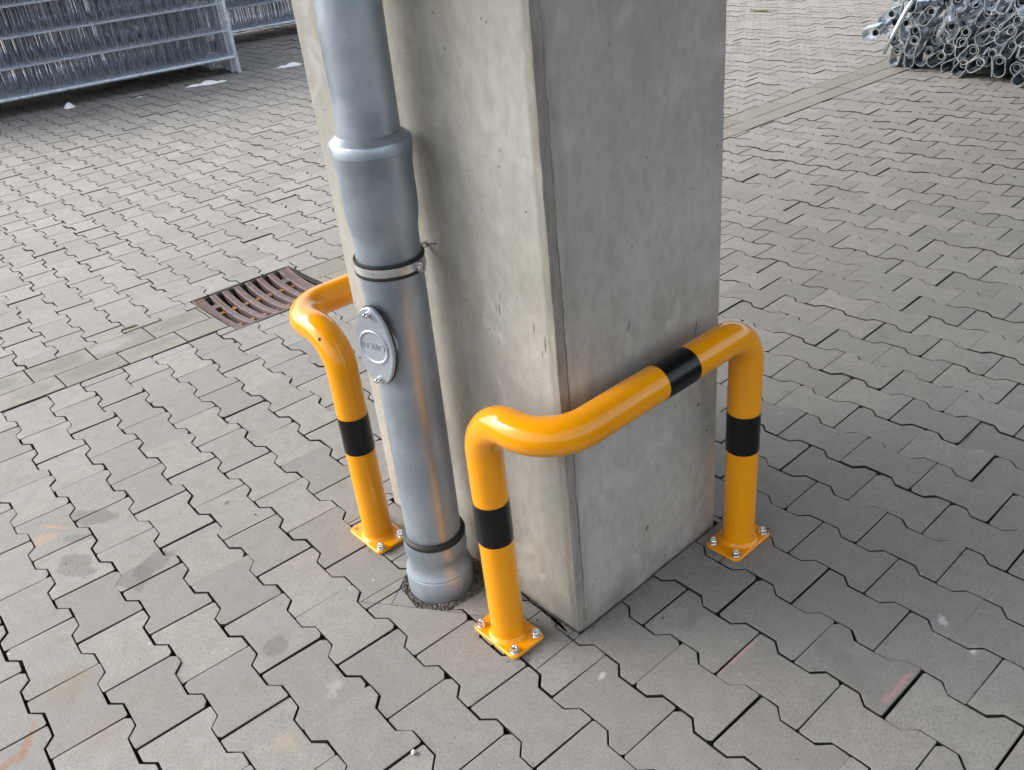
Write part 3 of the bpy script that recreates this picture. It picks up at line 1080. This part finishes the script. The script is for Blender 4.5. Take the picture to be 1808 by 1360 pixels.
def strip(x0, x1, y0, y1, th, n=14, lift=0.0, r=0.004):
    """curved bar following the hollow of the grate"""
    mb = MB()
    v, f = [], []
    for k in range(n + 1):
        y = y0 + (y1 - y0) * k / n
        z = gzf(y) + lift
        v += [(x0, y, z - th), (x0, y, z - r * 0.5), (x0 + r * 0.5, y, z), (x1 - r * 0.5, y, z), (x1, y, z - r * 0.5), (x1, y, z - th)]
    for k in range(n):
        for q in range(6):
            q2 = (q + 1) % 6
            f.append((k * 6 + q, k * 6 + q2, (k + 1) * 6 + q2, (k + 1) * 6 + q))
    f += [tuple(range(5, -1, -1)), tuple(n * 6 + q for q in range(6))]
    f = [tuple(reversed(q)) for q in f]
    return mb.add(v, f)


MARG = 0.052
for s in (-1, 1):
    xa, xb = (-GW, -GW + MARG) if s < 0 else (GW - MARG, GW)
    e = strip(xa, xb, -GD, GD, 0.03).build("end_plate", M_RUST, grate)
    xr = -GW + 0.002 if s < 0 else GW - 0.010
    strip(xr, xr + 0.008, -GD, GD, 0.004, lift=0.004).build("rim", M_RUST, e)
    xr = -GW + 0.015 if s < 0 else GW - 0.018
    strip(xr, xr + 0.003, -GD * 0.98, GD * 0.98, 0.003, lift=0.0015).build("rim", M_RUST, e)
    # worn cast marks, too worn to read
    if s < 0:
        rl = random.Random(4)
        for k in range(9):
            yy = 0.10 - k * 0.022
            if k == 1: continue
            strip(xa + 0.028, xa + 0.040, yy - 0.0015, yy + 0.0015, 0.002, 2, 0.0012, 0.001).build("cast_mark", M_ORUST, e)
NS = 7
span = 2 * (GW - MARG)
slot = 0.0285
barw = (span - NS * slot) / (NS - 1)
x = -GW + MARG
for k in range(NS):
    x += slot
    if k < NS - 1:
        strip(x, x + barw, -GD + 0.010, GD - 0.002, 0.034).build("bar", M_RUST, grate)
        x += barw
# bridges closing the slots in turn, as cast
x0 = -GW + MARG
for k in range(NS):
    xa = x0 + k * (slot + barw)
    if k == 0:
        strip(xa - 0.0005, xa + slot + 0.0005, GD * 0.52, GD * 0.66, 0.03, 4).build("bridge", M_RUST, grate)
    if k == NS - 1:
        strip(xa - 0.0005, xa + slot + 0.0005, GD * 0.50, GD * 0.66, 0.03, 4).build("bridge", M_RUST, grate)
    strip(xa - 0.0005, xa + slot + 0.0005, -GD + 0.010, -GD * 0.80, 0.03, 4, -0.0006).build("bridge", M_RUST, grate)
for yy in (GD * 0.42, -GD * 0.36):
    strip(-GW + MARG - 0.004, GW - MARG + 0.004, yy - 0.011, yy + 0.011, 0.02, 3, -0.016).build("cross_rib", M_ORUST, grate)
MB().box(-GW, GW, -GD - 0.003, -GD + 0.0095, -0.045, 0.003).build("front_rail", M_RUST, grate)
MB().box(-GW + MARG, GW - MARG, GD - 0.0015, GD + 0.002, -0.045, -0.004).build("back_rail", M_RUST, grate)
sh = MB()
sx_, sy_, zt, zb = GW - 0.01, GD - 0.006, -0.05, -0.7
sh.add([(-sx_, -sy_, zt), (sx_, -sy_, zt), (sx_, sy_, zt), (-sx_, sy_, zt), (-sx_, -sy_, zb), (sx_, -sy_, zb), (sx_, sy_, zb), (-sx_, sy_, zb)],
       [(0, 1, 5, 4), (1, 2, 6, 5), (2, 3, 7, 6), (3, 0, 4, 7), (4, 5, 6, 7)])
sh.build("gully_shaft", M_SHAFT, grate)

# ------------------------------------------------------------------ fence panels
FL, FH = 3.45, 2.0


def fence_panel_meshes():
    out = []
    for x in (0.0, -FL):
        out.append(("post", MB().tube([(x, 0, 0.0), (x, 0, FH)], 0.0205, 12)))
    for z in (0.15, FH - 0.04):
        out.append(("rail", MB().tube([(0.0, 0, z), (-FL, 0, z)], 0.0165, 10)))
    hw = MB()
    for k in range(1, 8):
        z = 0.15 + 0.245 * k
        hw.tube([(0, -0.007, z), (-FL, -0.007, z)], 0.0065, 5, False)
    vw = MB()
    n = int(FL / 0.095)
    for k in range(1, n):
        x = -FL * k / n
        vw.tube([(x, 0.004, 0.15), (x, 0.004, FH - 0.04)], 0.0034, 5, False)
    out.append(("horizontal_wires", hw)); out.append(("vertical_wires", vw))
    return out


parts = None
rfp = random.Random(2)


def fence_stack(origin, ang, n, gap, names, group):
    global parts
    ax = Vector((math.cos(ang), math.sin(ang), 0)); ny = Vector((-math.sin(ang), math.cos(ang), 0))
    for k in range(n):
        p = Vector(origin) + ny * (k * gap) + ax * (rfp.uniform(-0.035, 0.012) * (k > 0) - (0.10 if k > 10 else 0))
        root = empty("fence_panel", p, ang)
        tag(root, names[min(k, len(names) - 1)], "fence panel", group)
        if parts is None:
            parts = []
            for nm, mb in fence_panel_meshes():
                o = mb.build(nm, M_GALV if nm == "vertical_wires" else M_RAIL, root, True, 40)
                parts.append(o)
        else:
            for src in parts:
                o = src.copy(); link(o); o.parent = root
                if src.name.startswith("vertical"): o.location = (rfp.uniform(-0.04, 0.04), 0, 0)


ANG_F = math.atan2(-0.155, 0.988)
fence_stack((3.03, 7.67, 0.001), ANG_F, 34, 0.046, ["foremost galvanised mesh fence panel of the stack nearest the snow"] + ["galvanised mesh fence panel stacked upright behind the foremost one of the front stack"], "mesh fence panels in the front stack")
fence_stack((5.9, 9.10, 0.001), ANG_F, 26, 0.046, ["foremost galvanised mesh fence panel of the rear stack beside the pillar"] + ["galvanised mesh fence panel within the rear stack beside the pillar"], "mesh fence panels in the rear stack")

# ------------------------------------------------------------------ heap of struts
def loop_bracket(wd, ht, ln, th=0.005):
    """open loop of flat steel: rounded box section, extruded along x"""
    prof = []
    rr = wd * 0.45
    for cx_, cy_, a0 in ((wd / 2 - rr, ht - rr, 0), (-wd / 2 + rr, ht - rr, 90), (-wd / 2 + rr, rr, 180), (wd / 2 - rr, rr, 270)):
        for k in range(4):
            a = R(a0 + k * 30)
            prof.append((cx_ + rr * math.cos(a), cy_ + rr * math.sin(a)))
    n = len(prof)
    inn = inset(prof, th)
    v, f = [], []
    for x in (0.0, ln):
        v += [(x, a, b) for a, b in prof] + [(x, a, b) for a, b in inn]
    for i in range(n):
        j = (i + 1) % n
        f += [(i, j, 2 * n + j, 2 * n + i), (n + j, n + i, 3 * n + i, 3 * n + j), (j, i, n + i, n + j), (2 * n + i, 2 * n + j, 3 * n + j, 3 * n + i)]
    return v, f


strut_mesh = []
for wd, ht, ln in ((0.078, 0.140, 0.12), (0.072, 0.125, 0.14), (0.084, 0.148, 0.10)):
    # tube sits against one end of the loop
    b = MB(); v_, f_ = loop_bracket(wd, ht, ln)
    b.add([(x, y, z - (ht - wd * 0.45 - 0.002)) for x, y, z in v_], f_)
    tb = MB(); r_ = 0.024
    ring = lambda x, r: [(x, r * math.cos(2 * math.pi * k / 14), r * math.sin(2 * math.pi * k / 14)) for k in range(14)]
    vv = ring(0.012, r_ - 0.004) + ring(0.012, r_) + ring(2.6, r_) + ring(0.2, r_ - 0.004)
    ff = []
    for k in range(14):
        k2 = (k + 1) % 14
        ff += [(k, k2, 14 + k2, 14 + k), (14 + k, 14 + k2, 28 + k2, 28 + k), (k2, k, 42 + k, 42 + k2)]
    ff.append(tuple(42 + k for k in range(14)))
    tb.add(vv, ff)
    # flat cheek plate with bolt holes on one side
    ck = MB(); ck.box(-0.002, ln * 0.96, wd / 2 + 0.0005, wd / 2 + 0.006, -ht + wd * 0.6, wd * 0.35)
    mm = []
    for nm, q in (("tube", tb), ("end_loop", b), ("cheek_plate", ck)):
        me = bpy.data.meshes.new(nm)
        me.from_pydata([tuple(p) for p in q.v], [], q.f); me.materials.append(M_GALVTUBE); me.update()
        mm.append((nm, me))
    strut_mesh.append(mm)

rs = random.Random(31)
ANG_B = R(4)
heap = 0


def strut(x, y, z, roll, yaw, pitch, kind, label):
    global heap
    root = bpy.data.objects.new("strut", None)
    root.empty_display_size = 0.05
    root.location = (x, y, z)
    root.rotation_euler = Euler((roll, pitch, yaw), 'XYZ')
    link(root)
    tag(root, label, "strut", "galvanised struts in the heap")
    for nm, me in strut_mesh[kind]:
        if nm == "cheek_plate" and rs.random() < 0.5: continue
        link(bpy.data.objects.new(nm, me), root)
    heap += 1


for lay in range(6):
    z = 0.10 + lay * 0.098
    ystart = 2.16 + rs.uniform(-0.04, 0.04) - (0.03 if lay == 0 else 0.0) - max(0, lay - 4) * 0.06
    y = ystart
    while y > 0.15:
        lab = "galvanised strut with looped end in the heap at upper right"
        strut(5.36 + (2.1 - y) * -0.13 + rs.gauss(0, 0.05) + lay * 0.02, y, z + rs.gauss(0, 0.016), rs.gauss(0.25, 0.55), ANG_B + rs.gauss(0, 0.03), rs.gauss(0, 0.008), rs.randrange(3), lab)
        y -= 0.102 + rs.uniform(0, 0.018)
strut(5.16, 2.14, 0.27, R(75), R(12), R(-3), 1, "galvanised strut sticking out furthest left of the heap")
strut(5.02, 1.56, 0.36, R(20), R(28), R(-8), 2, "galvanised strut lying askew across the front of the heap")
strut(5.20, 1.92, 0.50, R(10), R(-14), R(-4), 0, "galvanised strut lying on top at the left end of the heap")
# flat bar leaning over the left end of the heap
fb = MB().tube([(5.16, 2.06, 0.14), (5.18, 2.02, 0.26), (5.21, 1.96, 0.42), (5.27, 1.90, 0.56)], [0.012, 0.016, 0.016, 0.02], 8)
tag(fb.build("tie_strap", M_GALVTUBE, None, True), "pale grey strap bent over the left end of the strut heap", "strap")

# ------------------------------------------------------------------ snow remnants, leaf, wood, pebble
def snow(label, pts):
    mb = MB()
    for (x, y, rx, ry, h, rot) in pts:
        n, rings = 18, 4
        rr = random.Random(int(x * 1000))
        edge = [rr.uniform(0.65, 1.25) for _ in range(n)]
        v, f = [], []
        for q in range(rings + 1):
            s = 1 - q / rings
            for k in range(n):
                a = 2 * math.pi * k / n
                e = (edge[k] * 0.6 + 0.2 * edge[k - 1] + 0.2 * edge[(k + 1) % n]) if q else edge[k]
                lx, ly = rx * s * e * math.cos(a), ry * s * e * math.sin(a)
                v.append((x + lx * math.cos(rot) - ly * math.sin(rot), y + lx * math.sin(rot) + ly * math.cos(rot), -0.004 + h * (1 - s * s) * rr.uniform(0.8, 1.1)))
        for q in range(rings):
            for k in range(n):
                k2 = (k + 1) % n
                f.append((q * n + k, q * n + k2, (q + 1) * n + k2, (q + 1) * n + k))
        mb.add(v, f)
    return tag(mb.build("snow_patch", M_SNOW, None, True), label, "snow")


sa = math.atan2(7.40 - 7.52, 2.70 - 2.40)
snow("long ragged remnant of white snow in front of the fence stack's end", [(2.60, 7.45, 0.11, 0.05, 0.035, sa), (2.47, 7.50, 0.10, 0.03, 0.02, sa), (2.70, 7.40, 0.06, 0.03, 0.02, sa)])
snow("small white snow remnant close beside the pillar's left edge", [(3.47, 7.38, 0.12, 0.05, 0.035, sa), (3.38, 7.42, 0.06, 0.03, 0.02, sa)])
snow("tiny white snow lump under the front fence stack", [(1.41, 7.86, 0.05, 0.05, 0.05, 0)])
snow("thin white fleck of snow left of the long snow remnant", [(1.97, 7.60, 0.045, 0.015, 0.008, sa)])

lf = MB()
n = 9
vv, ff = [], []
for k in range(n + 1):
    s = k / n
    wd = 0.035 * math.sin(math.pi * min(1, s * 1.02)) ** 0.8 + 0.001
    X = 7.24 + 0.02 * math.sin(3 * s); Y = 4.60 - 0.22 * s
    vv += [(X - wd, Y, 0.004 + 0.012 * s), (X, Y, 0.001 + 0.01 * s), (X + wd, Y, 0.006 + 0.015 * s)]
for k in range(n):
    for q in (0, 1):
        ff.append((k * 3 + q, k * 3 + q + 1, k * 3 + q + 4, k * 3 + q + 3))
lf.add(vv, ff)
leaf = lf.build("dry_leaf", M_LEAF)
so = leaf.modifiers.new("s", 'SOLIDIFY'); so.thickness = 0.0015
tag(leaf, "olive-brown fallen leaf on the far paving at the top of the view", "leaf")
MB().tube([(7.245, 4.39, 0.012), (7.25, 4.32, 0.02), (7.26, 4.26, 0.012)], [0.003, 0.0025, 0.002], 6).build("stalk", M_LEAF, leaf)

wd = MB()
wd.add(*(lambda p: (p[0], p[1]))(([(-0.034, -0.006, 0), (0.036, -0.004, 0.001), (0.034, 0.005, 0.001), (-0.030, 0.007, 0), (-0.030, -0.004, 0.006), (0.034, -0.003, 0.007), (0.031, 0.004, 0.006), (-0.026, 0.004, 0.007)],
       [(3, 2, 1, 0), (4, 5, 6, 7), (0, 1, 5, 4), (1, 2, 6, 5), (2, 3, 7, 6), (3, 0, 4, 7)])))
wood = wd.build("wood_splinter", M_WOOD)
wood.location = (-0.068, 2.548, 0.001); wood.rotation_euler = (0, 0, R(-6))
tag(wood, "dark splinter of wood at the upper edge of the gutter", "splinter")

pb = MB(); pebble(pb, 0, 0, 0, 0.0065, random.Random(1))
peb = pb.build("pebble", M_PEBBLE)
peb.location = (-0.455, 0.020, 0.003)
tag(peb, "single white pebble in a paving joint at the lower edge", "pebble")
